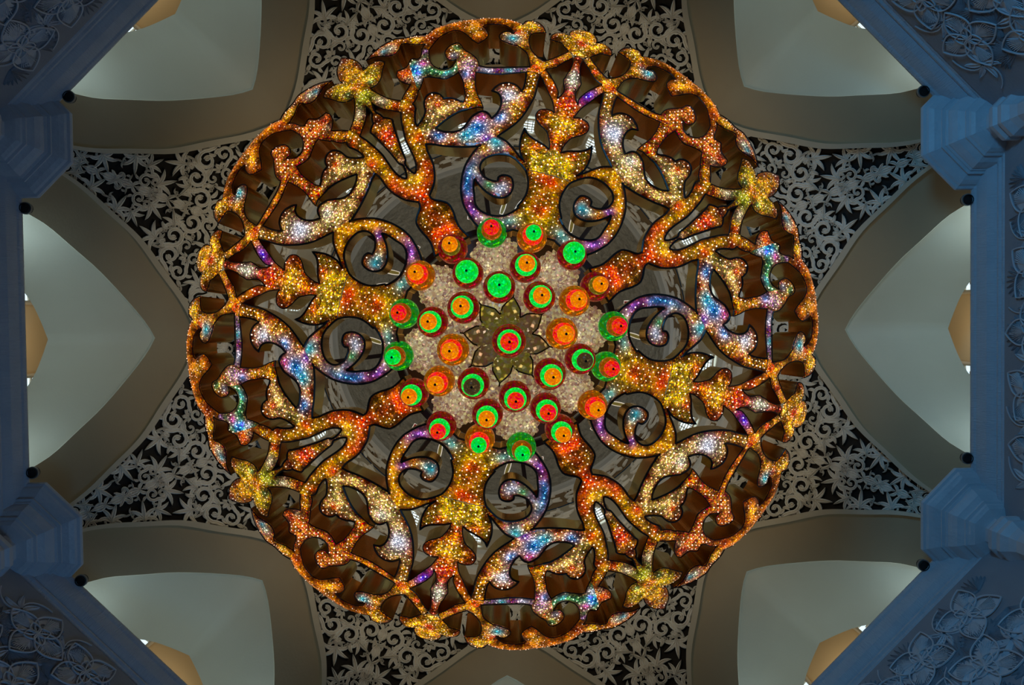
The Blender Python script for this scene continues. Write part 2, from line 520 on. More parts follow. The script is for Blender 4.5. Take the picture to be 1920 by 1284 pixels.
def cmap(x, y, off):
    d = math.hypot(x, y); th = math.atan2(y, x)
    # corner-local to bay-local
    p = cast(d * math.cos(th - PI / 8), d * math.sin(th - PI / 8), .16 - off)
    a = PI / 8; return (p[0] * math.cos(a) - p[1] * math.sin(a), p[0] * math.sin(a) + p[1] * math.cos(a), p[2])


def carved_screen():
    r3 = random.Random(11); circ = []
    for rad, tries in ((.0150, 900), (.0125, 1800), (.0102, 3000), (.0085, 5000), (.0066, 7000), (.0052, 10000)):
        for _ in range(tries):
            d = r3.uniform(.39, .73); th = r3.uniform(0, PI / 8)
            x, y = d * math.cos(th), d * math.sin(th)
            if y < rad * .95: continue
            if not in_spandrel(x, y, rad * .86): continue
            if all((x - c[0]) ** 2 + (y - c[1]) ** 2 > (rad * .93 + c[2] * .93) ** 2 for c in circ): circ.append((x, y, rad))
    # along the corner axis: a chain of buds
    mb = MB()
    axis = []
    for x in np.arange(.40, .70, .027): axis.append((x, 0.0, .0125))
    for sg in (1, -1):
        for (x, y, r) in circ:
            rr = random.Random(int(x * 1e5) * 7 + int(y * 1e5)); a0 = rr.uniform(0, 2 * PI); hand = rr.choice((-1, 1)) * sg
            a0 = a0 if sg > 0 else -a0
            c = (x, y * sg)
            kind = rr.random()
            if r > .007 and kind < .5:                       # scroll
                P = spiral(c, r * .98, a0, 1.2 if r > .0095 else .95, hand, .24, 20 if r > .0095 else 13)
                t0 = np.array(P[0]) - np.array(P[1]); t0 = t0 / np.linalg.norm(t0); q0 = np.array(P[0]) + t0 * r * .9 + np.array((P[0][0] - c[0], P[0][1] - c[1])) * .3
                P = [tuple(q0), tuple((q0 + np.array(P[0])) / 2 + t0 * r * .05)] + P
                wd = np.linspace(r * .18, r * .10, len(P)) + .0007; wd[0] = .0007
                ribbon(mb, P, wd, cmap, .12, .16)
                e = P[-1]
                leaf(mb, e, math.atan2(c[1] - e[1], c[0] - e[0]), r * .55, r * .17, cmap, .12, .165, hand * .9)
                for k in range(5 if r > .0095 else 3):
                    a = a0 + hand * (.7 + 1.2 * k)
                    b = (c[0] + r * .93 * math.cos(a), c[1] + r * .93 * math.sin(a))
                    leaf(mb, b, a + hand * rr.uniform(.3, .9), r * rr.uniform(.65, 1.0), r * .21, cmap, .11, .15, -hand * .9)
                    if k % 2: leaf(mb, (c[0] + r * .8 * math.cos(a), c[1] + r * .8 * math.sin(a)), a + PI + hand * .8, r * .6, r * .18, cmap, .10, .145, hand * .7)
            elif r > .006:                                   # palmette with curling side leaves on a stem
                bx_, by_ = c[0] - r * .9 * math.cos(a0), c[1] - r * .9 * math.sin(a0)
                nl = 5 if r > .0085 else 3
                for k in range(nl):
                    f_ = (k - (nl - 1) / 2) / ((nl - 1) / 2)
                    leaf(mb, (bx_, by_), a0 + f_ * .85, r * (1.95 - .5 * abs(f_)), r * .22, cmap, .11, .16 - .02 * abs(f_), f_ * 1.0)
                for sg2 in (-1, 1):
                    P = spiral((bx_ + r * .25 * math.cos(a0 + sg2 * 1.9), by_ + r * .25 * math.sin(a0 + sg2 * 1.9)), r * .42, a0 + sg2 * .6, .8, sg2, .3, 9)
                    ribbon(mb, P, np.linspace(r * .10, r * .05, len(P)) + .0005, cmap, .10, .14)
                leaf(mb, (bx_, by_), a0 + PI, r * .8, r * .13, cmap, .10, .14, hand * .8)
            else:
                for k in range(3):
                    leaf(mb, (c[0] - r * .6 * math.cos(a0), c[1] - r * .6 * math.sin(a0)), a0 + (k - 1) * .75, r * 2.1, r * .36, cmap, .11, .15, (k - 1) * .6)
                leaf(mb, c, a0 + PI, r * 1.4, r * .22, cmap, .10, .14, .8 * hand)
    for i, (x, y, r) in enumerate(axis):
        if not in_spandrel(x, 0, .006): continue
        for sg in (-1, 1):
            leaf(mb, (x - r, 0), sg * .75, r * 1.6, r * .28, cmap, .11, .15, -sg * .8)
            leaf(mb, (x - r, 0), sg * 1.7, r * 1.1, r * .22, cmap, .11, .15, sg * .8)
        leaf(mb, (x - r, 0), 0, r * 2.0, r * .24, cmap, .12, .16, 0)
    return mb.mesh('carved_screen', 'carved', False)


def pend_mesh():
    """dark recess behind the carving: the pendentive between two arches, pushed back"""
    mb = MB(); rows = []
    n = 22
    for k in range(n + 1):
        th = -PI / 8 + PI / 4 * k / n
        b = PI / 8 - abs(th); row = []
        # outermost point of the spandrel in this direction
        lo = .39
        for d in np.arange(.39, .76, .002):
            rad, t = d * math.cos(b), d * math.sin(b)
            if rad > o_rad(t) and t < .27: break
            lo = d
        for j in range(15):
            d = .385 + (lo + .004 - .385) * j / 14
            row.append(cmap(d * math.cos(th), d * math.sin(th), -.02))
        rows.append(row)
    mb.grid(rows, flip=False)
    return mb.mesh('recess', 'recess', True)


SCREEN, PEND = carved_screen(), pend_mesh()
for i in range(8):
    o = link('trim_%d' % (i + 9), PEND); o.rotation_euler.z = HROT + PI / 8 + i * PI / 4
    pos = ['right, below the middle', 'lower right, beside the bottom arch', 'bottom, right of the arch point', 'bottom, left of the arch point', 'left, below the arch', 'left, above the arch', 'top, left of the arch point', 'right, above the arch'][i]
    pos = ['between the right and lower right arches', 'between the lower right and bottom arches', 'between the bottom and lower left arches', 'between the lower left and left arches',
           'between the left and upper left arches', 'between the upper left and top arches', 'between the top and upper right arches', 'between the upper right and right arches'][i]
    tag(o, 'pale carved leaf scroll screen ' + pos, 'carving', kind='structure')
    link('carved_screen', SCREEN, o)

# ---- ring, drum and dome
mb = MB(); N = 96
ring = lambda prof, mat, name, par=None, smooth=True: None
dm = MB(); dm.lathe([(7.0 * math.cos(a), 29.2 + 7.0 * math.sin(a)) for a in np.linspace(0, PI / 2 - .02, 20)], N)
ceil = dm.build('ceiling', 'dome_stone', None, True); tag(ceil, 'grey carved dome far above the chandelier', 'dome', kind='structure')


def ringpart(name, prof, mat, smooth=False):
    b = MB(); b.lathe(prof, N); o = b.build(name, mat, ceil); return o


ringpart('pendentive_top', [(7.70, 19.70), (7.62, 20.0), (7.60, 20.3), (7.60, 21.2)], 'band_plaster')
ringpart('ring_moulding', [(7.60, 21.2), (7.45, 21.22), (7.42, 21.35), (7.42, 21.6), (7.46, 21.62)], 'ring_stone')
ringpart('frieze_ground', [(7.46, 21.62), (7.46, 22.25)], 'brown_band')
ringpart('ring_moulding', [(7.46, 22.25), (7.30, 22.27), (7.30, 22.75), (7.34, 22.8)], 'ring_stone')
ringpart('drum_wall', [(7.34, 22.8), (7.30, 26.8)], 'plaster')
ringpart('frieze_ground', [(7.26, 26.8), (7.22, 28.55)], 'brown_band')
ringpart('ring_moulding', [(7.22, 28.55), (7.08, 28.6), (7.05, 29.0), (7.0, 29.2)], 'ring_stone')


def ring_carving(name, h0, h1, R, units, seed):
    b = MB(); r4 = random.Random(seed); H = h1 - h0; wu = 2 * PI * R / units

    def f(x, y, off):
        a = x / R; return ((R - off) * math.cos(a), (R - off) * math.sin(a), y)
    for u in range(units):
        x = u * wu; hd = 1 if u % 2 else -1; c = (x + wu * .5, (h0 + h1) / 2); r = min(H, wu) * .42
        P = spiral(c, r, PI * .5 * hd, 1.2, hd, .25, 14); ribbon(b, P, r * .13, f, .05, .08)
        for k in range(5):
            a = k * 1.26 + u
            leaf(b, (c[0] + r * .95 * math.cos(a), c[1] + r * .95 * math.sin(a)), a + .6 * hd, r * .75, r * .17, f, .04, .07, -.8 * hd)
        ribbon(b, [(x, c[1] - H * .38 * hd), (x + wu * .25, c[1] - H * .44 * hd), (x + wu * .5, c[1] - r * hd)], r * .12, f, .05, .08)
    return b.build(name, 'carved', ceil)


ring_carving('carved_frieze', 26.9, 28.5, 7.22, 30, 1)
ring_carving('carved_frieze', 21.68, 22.2, 7.44, 90, 2)
ring_carving('carved_frieze', 25.15, 26.5, 7.31, 36, 3)
# small lattice windows of the drum
mb = MB(); x = 7.27
pts = [(-.34, 23.1), (.34, 23.1), (.34, 24.3), (.2, 24.62), (0, 24.8), (-.2, 24.62), (-.34, 24.3)]
mb.face([mb.vert((x, a, b)) for a, b in pts]); DW = mb.mesh('drum_window', 'drum_light')
mb = MB(); mb.tube([(x - .03, a, b) for a, b in pts], .05, 4, True)
for a in (-.17, 0, .17): mb.tube([(x - .02, a, 23.1), (x - .02, a, 24.6)], .018, 4)
for b in np.arange(23.3, 24.6, .3): mb.tube([(x - .02, -.34, b), (x - .02, .34, b + .12)], .016, 4); mb.tube([(x - .02, -.34, b + .12), (x - .02, .34, b)], .016, 4)
DWF = mb.mesh('lattice', 'plaster')
for i in range(20):
    o = link('drum_window', DW, ceil); o.rotation_euler.z = HROT + (i + .5) * 2 * PI / 20; link('lattice', DWF, o)

# panel outlines of one 45 degree sector of the bowl, in millimetres (u along the fleur axis, v across)
PIECES = {
 'column': ('F', [
  ('s', [[2121, 0],[2117, 293]]),
  ('e', [[2117, 293],[2036, 252],[1927, 220],[1804, 211],[1700, 233],[1592, 276],[1581, 260],[1509, 311]]),
  ('s', [[1509, 311],[1277, 262]]),
  ('e', [[1277, 262],[1281, 0]]),
 ]),
 'leaf_pair': ('F', [
  ('s', [[2121, 0],[2117, 293]]),
  ('e', [[2117, 293],[2180, 365],[2247, 461]]),
  ('s', [[2247, 461],[2339, 472]]),
  ('e', [[2339, 472],[2288, 415],[2243, 343]]),
  ('e', [[2243, 343],[2295, 392],[2378, 434],[2476, 461],[2581, 470],[2739, 459]]),
  ('e', [[2739, 459],[2669, 413],[2620, 344],[2581, 244],[2550, 155],[2505, 80]]),
  ('s', [[2505, 80],[2502, 0]]),
 ]),
 'cup_stem': ('F', [
  ('s', [[2502, 0],[2505, 80]]),
  ('e', [[2505, 80],[2598, 92],[2686, 124],[2771, 172],[2847, 281]]),
  ('e', [[2847, 281],[2918, 347],[2993, 366],[3075, 333],[3110, 256],[3112, 180],[3086, 132]]),
  ('s', [[3086, 132],[3335, 149]]),
  ('e', [[3335, 149],[3432, 99],[3530, 85],[3660, 118],[3713, 128]]),
  ('e', [[3713, 128],[3781, 106]]),
  ('e', [[3781, 106],[3818, 104]]),
  ('e', [[3818, 104],[3879, 84]]),
  ('e', [[3879, 84],[3927, 71]]),
  ('e', [[3927, 71],[4086, 56],[4197, 80]]),
  ('s', [[4197, 80],[4200, 0]]),
 ]),
 'flower_head': ('F', [
  ('s', [[4200, 0],[4197, 80]]),
  ('s', [[4197, 80],[4313, 164]]),
  ('e', [[4313, 164],[4387, 234],[4462, 304],[4470, 399],[4480, 453],[4530, 477],[4626, 456],[4688, 391],[4715, 290],[4682, 207]]),
  ('e', [[4682, 207],[4764, 220],[4838, 193],[4901, 114],[4928, 39],[4925, 0]]),
 ]),
 'fork': ('K', [
  ('s', [[899, 899]]),
  ('e', [[899, 899],[1065, 735]]),
  ('e', [[1065, 735],[1112, 814],[1168, 893],[1246, 955],[1334, 1013],[1405, 1075],[1437, 1125],[1447, 1201],[1445, 1273],[1454, 1334],[1489, 1378]]),
  ('e', [[1489, 1378],[1591, 1372],[1678, 1375],[1797, 1408],[1921, 1465],[2018, 1533],[2097, 1601],[2196, 1657]]),
  ('s', [[2196, 1657],[2329, 1727]]),
  ('s', [[2329, 1727],[2434, 1857]]),
  ('e', [[2434, 1857],[2511, 1912],[2630, 1957],[2712, 1974],[2764, 2017],[2786, 2046]]),
  ('s', [[2786, 2046],[2813, 2224]]),
  ('s', [[2813, 2224],[2622, 2162]]),
  ('e', [[2622, 2162],[2477, 2099],[2339, 2023],[2201, 1941],[2096, 1853],[1984, 1756],[1886, 1691],[1801, 1661],[1752, 1662]]),
  ('s', [[1752, 1662],[1704, 1704]]),
 ]),
 'bud': ('K', [
  ('s', [[1704, 1704],[1752, 1662]]),
  ('e', [[1752, 1662],[1765, 1709],[1814, 1786],[1867, 1842],[1920, 1852],[1993, 1907],[2074, 1969],[2199, 2056],[2318, 2141],[2420, 2207]]),
  ('e', [[2420, 2207],[2478, 2238],[2498, 2311],[2494, 2381]]),
  ('e', [[2494, 2381],[2542, 2451],[2565, 2517],[2610, 2573],[2724, 2656]]),
  ('s', [[2724, 2656],[2689, 2689]]),
 ]),
 'fork_flower': ('K', [
  ('s', [[2689, 2689],[2724, 2656]]),
  ('e', [[2724, 2656],[2677, 2565],[2637, 2425],[2629, 2290],[2621, 2161]]),
  ('s', [[2621, 2161],[2814, 2227]]),
  ('e', [[2814, 2227],[2815, 2331],[2831, 2451],[2877, 2593],[2933, 2717],[2976, 2786]]),
  ('e', [[2976, 2786],[3003, 2736],[3077, 2697],[3186, 2692],[3319, 2727],[3505, 2763]]),
  ('e', [[3505, 2763],[3528, 2866],[3472, 2947],[3385, 3016],[3297, 3046]]),
  ('e', [[3297, 3046],[3384, 3102],[3494, 3234],[3565, 3383],[3585, 3511],[3595, 3595]]),
 ]),
 'arm': ('', [
  ('s', [[3086, 132],[3335, 149]]),
  ('e', [[3335, 149],[3449, 150],[3595, 228],[3709, 313],[3811, 406]]),
  ('s', [[3811, 406],[3679, 462]]),
  ('e', [[3679, 462],[3607, 406],[3412, 286],[3262, 194],[3086, 132]]),
 ]),
 'flower_band': ('', [
  ('s', [[3825, 400],[3978, 468]]),
  ('e', [[3978, 468],[4044, 382],[4192, 254],[4313, 164]]),
  ('s', [[4313, 164],[4197, 80]]),
  ('e', [[4197, 80],[4056, 184],[3898, 290],[3825, 400]]),
 ]),
 'junction': ('', [
  ('s', [[3683, 661],[3798, 639]]),
  ('e', [[3798, 639],[3890, 667],[4016, 711],[4095, 775],[4172, 894],[4199, 1049],[4240, 1162],[4312, 1218],[4413, 1207],[4481, 1129],[4445, 1035]]),
  ('e', [[4445, 1035],[4518, 1052]]),
  ('s', [[4518, 1052],[4726, 947]]),
  ('e', [[4726, 947],[4821, 929],[4859, 860],[4860, 742],[4766, 636],[4625, 566]]),
  ('e', [[4625, 566],[4590, 659],[4527, 760],[4440, 783],[4327, 767],[4186, 713],[4083, 635],[4014, 548],[3978, 468]]),
  ('s', [[3978, 468],[3825, 400]]),
  ('s', [[3825, 400],[3679, 462]]),
  ('s', [[3679, 462],[3683, 661]]),
 ]),
 'rim': ('', [
  ('s', [[4518, 1052],[4726, 947]]),
  ('e', [[4726, 947],[4774, 1075],[4798, 1238],[4776, 1429],[4717, 1612],[4637, 1788],[4533, 2001],[4411, 2162],[4301, 2276],[4168, 2329]]),
  ('s', [[4168, 2329],[3955, 2258]]),
  ('e', [[3955, 2258],[3898, 2277],[3823, 2279]]),
  ('s', [[3823, 2279],[3825, 2162]]),
  ('e', [[3825, 2162],[3901, 2150],[4014, 2130],[4142, 2097],[4247, 2025],[4325, 1932],[4324, 1833],[4261, 1715],[4153, 1586],[4084, 1480]]),
  ('e', [[4084, 1480],[4159, 1431],[4254, 1392],[4341, 1395],[4446, 1455],[4505, 1535]]),
  ('e', [[4505, 1535],[4586, 1446],[4616, 1289],[4605, 1169],[4518, 1052]]),
 ]),
 'rim_leaf': ('', [
  ('s', [[3955, 2258],[4168, 2329]]),
  ('e', [[4168, 2329],[4153, 2477],[4069, 2653],[4040, 2811],[3894, 2953],[3733, 3044],[3522, 3099]]),
  ('e', [[3522, 3099],[3605, 2985],[3623, 2885],[3636, 2742],[3695, 2663],[3806, 2642],[3894, 2659],[3934, 2597],[3915, 2434],[3937, 2291],[3955, 2258]]),
 ]),
 'wave': ('', [
  ('s', [[3823, 2279],[3825, 2162]]),
  ('e', [[3825, 2162],[3716, 2128],[3581, 2056],[3501, 1971],[3464, 1873],[3467, 1782],[3527, 1718],[3623, 1694],[3690, 1692]]),
  ('s', [[3690, 1692],[3448, 1584]]),
  ('e', [[3448, 1584],[3367, 1641],[3291, 1735],[3289, 1871],[3286, 1981],[3258, 2045]]),
  ('e', [[3258, 2045],[3192, 2037],[3114, 2033],[3053, 2031]]),
  ('s', [[3053, 2031],[3052, 2067]]),
  ('s', [[3052, 2067],[3183, 2160]]),
  ('s', [[3183, 2160],[3374, 2278]]),
  ('s', [[3374, 2278],[3504, 2367]]),
  ('e', [[3504, 2367],[3582, 2367],[3609, 2328],[3606, 2268],[3649, 2240],[3740, 2251],[3823, 2279]]),
 ]),
 'bell': ('', [
  ('s', [[3448, 1584],[3690, 1692]]),
  ('e', [[3690, 1692],[3655, 1741],[3670, 1812],[3752, 1882],[3856, 1907],[3957, 1878],[4039, 1809]]),
  ('e', [[4039, 1809],[4024, 1737],[3928, 1660],[3856, 1535],[3771, 1417],[3666, 1349],[3632, 1344]]),
  ('s', [[3632, 1344],[3502, 1343]]),
  ('e', [[3502, 1343],[3390, 1320],[3260, 1282],[3110, 1209],[3015, 1138],[2908, 1070]]),
  ('e', [[2908, 1070],[2897, 1177],[2890, 1163],[2835, 1267]]),
  ('s', [[2835, 1267],[2944, 1355]]),
  ('e', [[2944, 1355],[3042, 1363],[3177, 1417],[3278, 1461],[3359, 1512],[3448, 1584]]),
 ]),
 'clover': ('', [
  ('s', [[2944, 1355],[2835, 1267]]),
  ('e', [[2835, 1267],[2785, 1355],[2683, 1454],[2555, 1544],[2455, 1603]]),
  ('s', [[2455, 1603],[2329, 1727]]),
  ('s', [[2329, 1727],[2434, 1857]]),
  ('e', [[2434, 1857],[2526, 1830],[2610, 1818],[2693, 1825],[2772, 1865],[2843, 1894],[2929, 1897],[2997, 1856],[3021, 1782],[2997, 1703],[2942, 1640]]),
  ('e', [[2942, 1640],[2969, 1569],[2968, 1481],[2945, 1404],[2944, 1355]]),
 ]),
 'arm_leaf': ('', [
  ('s', [[2813, 2224],[2786, 2046]]),
  ('e', [[2786, 2046],[2854, 2026],[2940, 2028],[3015, 2041],[3053, 2031]]),
  ('s', [[3053, 2031],[3052, 2067]]),
  ('s', [[3052, 2067],[3183, 2160]]),
  ('s', [[3183, 2160],[3374, 2278]]),
  ('s', [[3374, 2278],[3504, 2367]]),
  ('e', [[3504, 2367],[3446, 2370],[3398, 2405],[3334, 2487]]),
  ('e', [[3334, 2487],[3243, 2460],[3154, 2367],[3114, 2257],[3110, 2195]]),
  ('e', [[3110, 2195],[3023, 2206],[2933, 2221],[2813, 2224]]),
 ]),
 'link': ('', [
  ('s', [[3798, 639],[3683, 661]]),
  ('e', [[3683, 661],[3605, 846],[3543, 1007],[3512, 1176],[3502, 1343]]),
  ('s', [[3502, 1343],[3632, 1344]]),
  ('e', [[3632, 1344],[3628, 1208],[3694, 957],[3758, 751],[3798, 639]]),
 ]),
 'crescent': ('', [
  ('s', [[3683, 661],[3679, 462]]),
  ('e', [[3679, 462],[3506, 463],[3347, 453],[3222, 460],[3059, 490],[2926, 526],[2789, 584],[2668, 662],[2570, 736],[2516, 771]]),
  ('s', [[2516, 771],[2338, 945]]),
  ('e', [[2338, 945],[2317, 969],[2268, 1120],[2237, 1277],[2217, 1439],[2214, 1566],[2196, 1657]]),
  ('s', [[2196, 1657],[2329, 1727]]),
  ('s', [[2329, 1727],[2455, 1603]]),
  ('e', [[2455, 1603],[2429, 1522],[2433, 1421],[2462, 1319],[2532, 1247],[2650, 1205],[2736, 1179],[2784, 1145],[2837, 1092],[2852, 1029],[2826, 971],[2774, 919]]),
  ('e', [[2774, 919],[2851, 876],[2958, 854],[3062, 860],[3153, 896],[3206, 953],[3220, 1035]]),
  ('e', [[3220, 1035],[3309, 998],[3385, 931],[3418, 843],[3410, 754],[3362, 682],[3311, 639]]),
  ('e', [[3311, 639],[3400, 630],[3504, 633],[3604, 645],[3683, 661]]),
 ]),
 'curl': ('', [
  ('s', [[2337, 957],[2516, 771]]),
  ('e', [[2516, 771],[2495, 695],[2461, 621],[2397, 539],[2339, 472]]),
  ('s', [[2339, 472],[2247, 461]]),
  ('e', [[2247, 461],[2275, 549],[2270, 637],[2242, 727],[2188, 810],[2125, 857],[2047, 872],[1978, 853],[1916, 807],[1878, 741],[1863, 657],[1874, 597]]),
  ('e', [[1874, 597],[1931, 604],[1972, 567],[1984, 507],[1964, 446],[1893, 405],[1815, 393],[1730, 411],[1672, 466],[1653, 554],[1676, 654],[1724, 746],[1785, 826],[1839, 885]]),
  ('e', [[1839, 885],[1798, 886],[1713, 866],[1632, 835],[1512, 790],[1442, 724],[1410, 645],[1397, 557],[1409, 461],[1447, 380],[1509, 311]]),
  ('s', [[1509, 311],[1277, 262]]),
  ('e', [[1277, 262],[1256, 293],[1206, 393],[1186, 500],[1199, 617],[1238, 697],[1302, 777],[1378, 853],[1449, 914],[1549, 971],[1629, 1003],[1746, 1035],[1894, 1055],[2033, 1051],[2190, 1014],[2337, 957]]),
 ]),
}
TINTS = {
 'column': ('columngold', 'columngold', [('*', 2032, 51, 94, 'red'), ('*', 1631, -14, 77, 'red'), ('*', 1764, 39, 94, 'amber'), ('*', 1350, 317, 94, 'teal')]),
 'leaf_pair': ('leafgold', 'leafgold', [('*', 2482, 242, 94, 'red'), ('*', 2224, -3, 170, 'yellow'), ('*', 2558, 448, 111, 'olive'), ('*', 2235, 402, 94, 'amber')]),
 'cup_stem': ('red', 'red', [('*', 2928, 22, 153, 'yellow'), ('*', 3104, 43, 102, 'amber'), ('*', 3310, 23, 128, 'red'), ('*', 3737, 26, 153, 'crystal'), ('*', 4102, 18, 77, 'red'), ('*', 2666, 32, 119, 'amber'), ('*', 2977, 285, 77, 'rust')]),
 'flower_head': ('gold', 'gold', [('*', 4503, 18, 60, 'red'), ('*', 4496, 253, 68, 'yellow'), ('*', 4540, 413, 77, 'rust'), ('*', 4302, 13, 51, 'yellow')]),
 'fork': ('goldolive', 'goldolive', [('*', 1413, 1411, 145, 'red'), ('*', 1494, 1779, 153, 'red'), ('*', 1836, 1526, 128, 'red'), ('*', 1647, 1532, 145, 'red'), ('*', 2682, 2029, 77, 'red'), ('*', 2295, 1930, 170, 'gold'), ('*', 1341, 1135, 111, 'olive'), ('*', 1088, 994, 145, 'red'), ('*', 1221, 1227, 102, 'rust'), ('*', 1679, 1689, 111, 'yellow'), ('*', 2271, 1756, 77, 'red')]),
 'bud': ('yellow', 'yellow', [('*', 2182, 2202, 162, 'red'), ('*', 2430, 2437, 111, 'rust'), ('*', 1944, 1969, 119, 'olive'), ('*', 1816, 1821, 94, 'pale')]),
 'fork_flower': ('lime', 'lime', [('*', 3187, 3262, 221, 'gold'), ('*', 3498, 3478, 145, 'rust'), ('*', 3385, 3203, 77, 'rust'), ('*', 3410, 2848, 111, 'rust'), ('*', 3154, 2801, 77, 'yellow'), ('*', 3046, 2806, 51, 'green'), ('*', 2739, 2493, 94, 'pale'), ('*', 2697, 2259, 94, 'red'), ('*', 2991, 2917, 94, 'amber')]),
 'arm': ('amber', 'amber', [('*', 3461, 253, 77, 'red'), ('R', 3535, -215, 128, 'blue'), ('R', 3402, -168, 60, 'magenta')]),
 'flower_band': ('gold', 'gold', [('*', 4010, 284, 77, 'red')]),
 'junction': ('gold', 'gold', [('*', 3754, 545, 85, 'red'), ('*', 4459, 962, 68, 'red'), ('L', 4281, 1013, 94, 'cyan'), ('R', 4345, -1065, 94, 'cyan'), ('*', 4739, 660, 77, 'rust'), ('*', 4667, 809, 77, 'yellow')]),
 'rim': ('amber', 'amber', [('*', 4360, 1624, 102, 'gold'), ('*', 4054, 2185, 68, 'red'), ('*', 4408, 1473, 51, 'rust')]),
 'rim_leaf': ('amber', 'amber', [('*', 3765, 2799, 94, 'crystal'), ('*', 3972, 2457, 85, 'yellow'), ('*', 3692, 2862, 51, 'cyan'), ('*', 3777, 3009, 77, 'rust')]),
 'wave': ('green', 'redgold', [('L', 3518, 2139, 102, 'magenta'), ('L', 3379, 2232, 77, 'sky'), ('L', 3199, 2128, 68, 'white'), ('L', 3772, 2211, 51, 'violet'), ('L', 3339, 1723, 94, 'cyan'), ('L', 3394, 1859, 77, 'green'), ('L', 3314, 2140, 43, 'blue')]),
 'bell': ('gold', 'redgold', [('L', 3601, 1476, 119, 'pink'), ('L', 3399, 1488, 77, 'sky'), ('L', 3407, 1347, 60, 'magenta'), ('L', 3927, 1735, 77, 'green'), ('L', 3736, 1740, 51, 'white'), ('R', 3616, 1517, 9, 'red'), ('*', 3827, 1836, 60, 'rust')]),
 'clover': ('palegold', 'palegold', [('*', 2922, 1813, 111, 'rust'), ('*', 2927, 1547, 94, 'rust'), ('*', 2815, 1679, 51, 'red'), ('*', 2478, 1779, 102, 'olive')]),
 'arm_leaf': ('amber', 'amber', [('*', 3280, 2339, 77, 'red'), ('*', 3146, 2250, 51, 'pale'), ('*', 2936, 2128, 77, 'gold')]),
 'link': ('pink', 'amber', [('L', 3573, 1193, 77, 'white'), ('L', 3658, 913, 68, 'cyan'), ('L', 3611, 1043, 60, 'magenta')]),
 'crescent': ('gold', 'palegold', [('L', 2356, 1525, 94, 'sky'), ('L', 2434, 1168, 111, 'cyan'), ('L', 2576, 1061, 128, 'sky'), ('L', 2812, 832, 94, 'sky'), ('L', 3151, 819, 128, 'white'), ('*', 3366, 873, 94, 'rust'), ('L', 2765, 1056, 77, 'magenta'), ('*', 3128, 506, 94, 'red'), ('*', 2692, 684, 68, 'rust'), ('*', 3511, 560, 102, 'gold'), ('*', 2264, 1285, 51, 'red'), ('L', 2426, 879, 68, 'violet'), ('*', 3053, 692, 68, 'gold'), ('R', 3018, -712, 136, 'white'), ('*', 2277, 1628, 51, 'rust'), ('R', 2685, -989, 85, 'crystal')]),
 'curl': ('pinkgold', 'gold', [('L', 1916, 1000, 128, 'sky'), ('L', 1764, 956, 162, 'sky'), ('L', 1647, 922, 128, 'sky'), ('L', 1463, 892, 102, 'magenta'), ('L', 1389, 802, 94, 'violet'), ('L', 2430, 777, 111, 'cyan'), ('L', 2325, 521, 94, 'amber'), ('L', 1960, 892, 77, 'crystal'), ('L', 1793, 686, 68, 'green'), ('L', 1778, 533, 68, 'white'), ('R', 1781, -486, 111, 'cyan'), ('R', 1408, -727, 136, 'violet'), ('R', 1330, -302, 94, 'cyan'), ('R', 1859, -847, 60, 'violet'), ('*', 1346, 331, 94, 'teal'), ('*', 1933, 494, 94, 'brown'), ('L', 2296, 888, 77, 'gold')]),
}

# ------------------------------------------------------------------ the chandelier
# bowl of revolution: slope r/z against height z
AZ = np.array([[0, 7.6], [.13, 8.0], [.16, 8.15], [.25, 8.7], [.34, 9.25], [.40, 9.8], [.44, 10.35], [.46, 10.75], [.475, 11.1], [.52, 12.0]])
a_t = np.linspace(0, .52, 400); z_t = np.interp(a_t, AZ[:, 0], AZ[:, 1])
k5 = np.ones(25) / 25; z_t = np.r_[z_t[:12], np.convolve(z_t, k5, 'valid'), z_t[-12:]]
r_t = a_t * z_t
zr = lambda r: np.interp(r, r_t, z_t)
PHI0 = math.radians(75.31)
ZB = 6.35                                     # lowest point, where the chandelier's empty stands
chand = bpy.data.objects.new('chandelier', None); col.objects.link(chand); chand.location = (0, 0, ZB)
tag(chand, 'huge round chandelier of gold scroll panels set with crystals and coloured glass balls', 'chandelier')


def S(u, v, off):
    """panel design coordinates (metres, u along the fleur axis) to the bowl; off > 0 towards the viewer below"""
    r = math.hypot(u, v); ph = PHI0 + math.atan2(v, u)
    dz = (zr(r + .02) - zr(r - .02)) / .04; L = math.hypot(1, dz)
    R = r + off * dz / L; z = float(zr(r)) - off / L
    return (R * math.cos(ph), -R * math.sin(ph), z - ZB)


PAL = {
 'gold': (.92, .37, .020, .10), 'columngold': (.50, .26, .012, .10), 'leafgold': (.50, .34, .02, .12), 'goldolive': (.70, .35, .022, .10), 'amber': (.80, .21, .010, .08), 'red': (.85, .060, .004, .045),
 'redgold': (.85, .20, .015, .12), 'rust': (.20, .026, .002, .03), 'yellow': (1.0, .54, .045, .10), 'lime': (.62, .58, .04, .14), 'pale': (.95, .74, .42, .14), 'palegold': (.85, .50, .13, .14),
 'olive': (.20, .15, .010, .08), 'green': (.06, .55, .16, .22), 'teal': (.16, .42, .33, .2), 'cyan': (.04, .66, .76, .20), 'sky': (.005, .40, 1.0, .10), 'blue': (.04, .04, .95, .12),
 'violet': (.40, .12, .85, .22), 'magenta': (.62, .04, .30, .25), 'pink': (.55, .22, .34, .5), 'white': (.72, .76, .95, .40), 'crystal': (.62, .58, .40, .30), 'pinkgold': (.60, .34, .26, .40), 'brown': (.06, .025, .006, .05)}
EDGE = np.array((.20, .032, .004, .04))


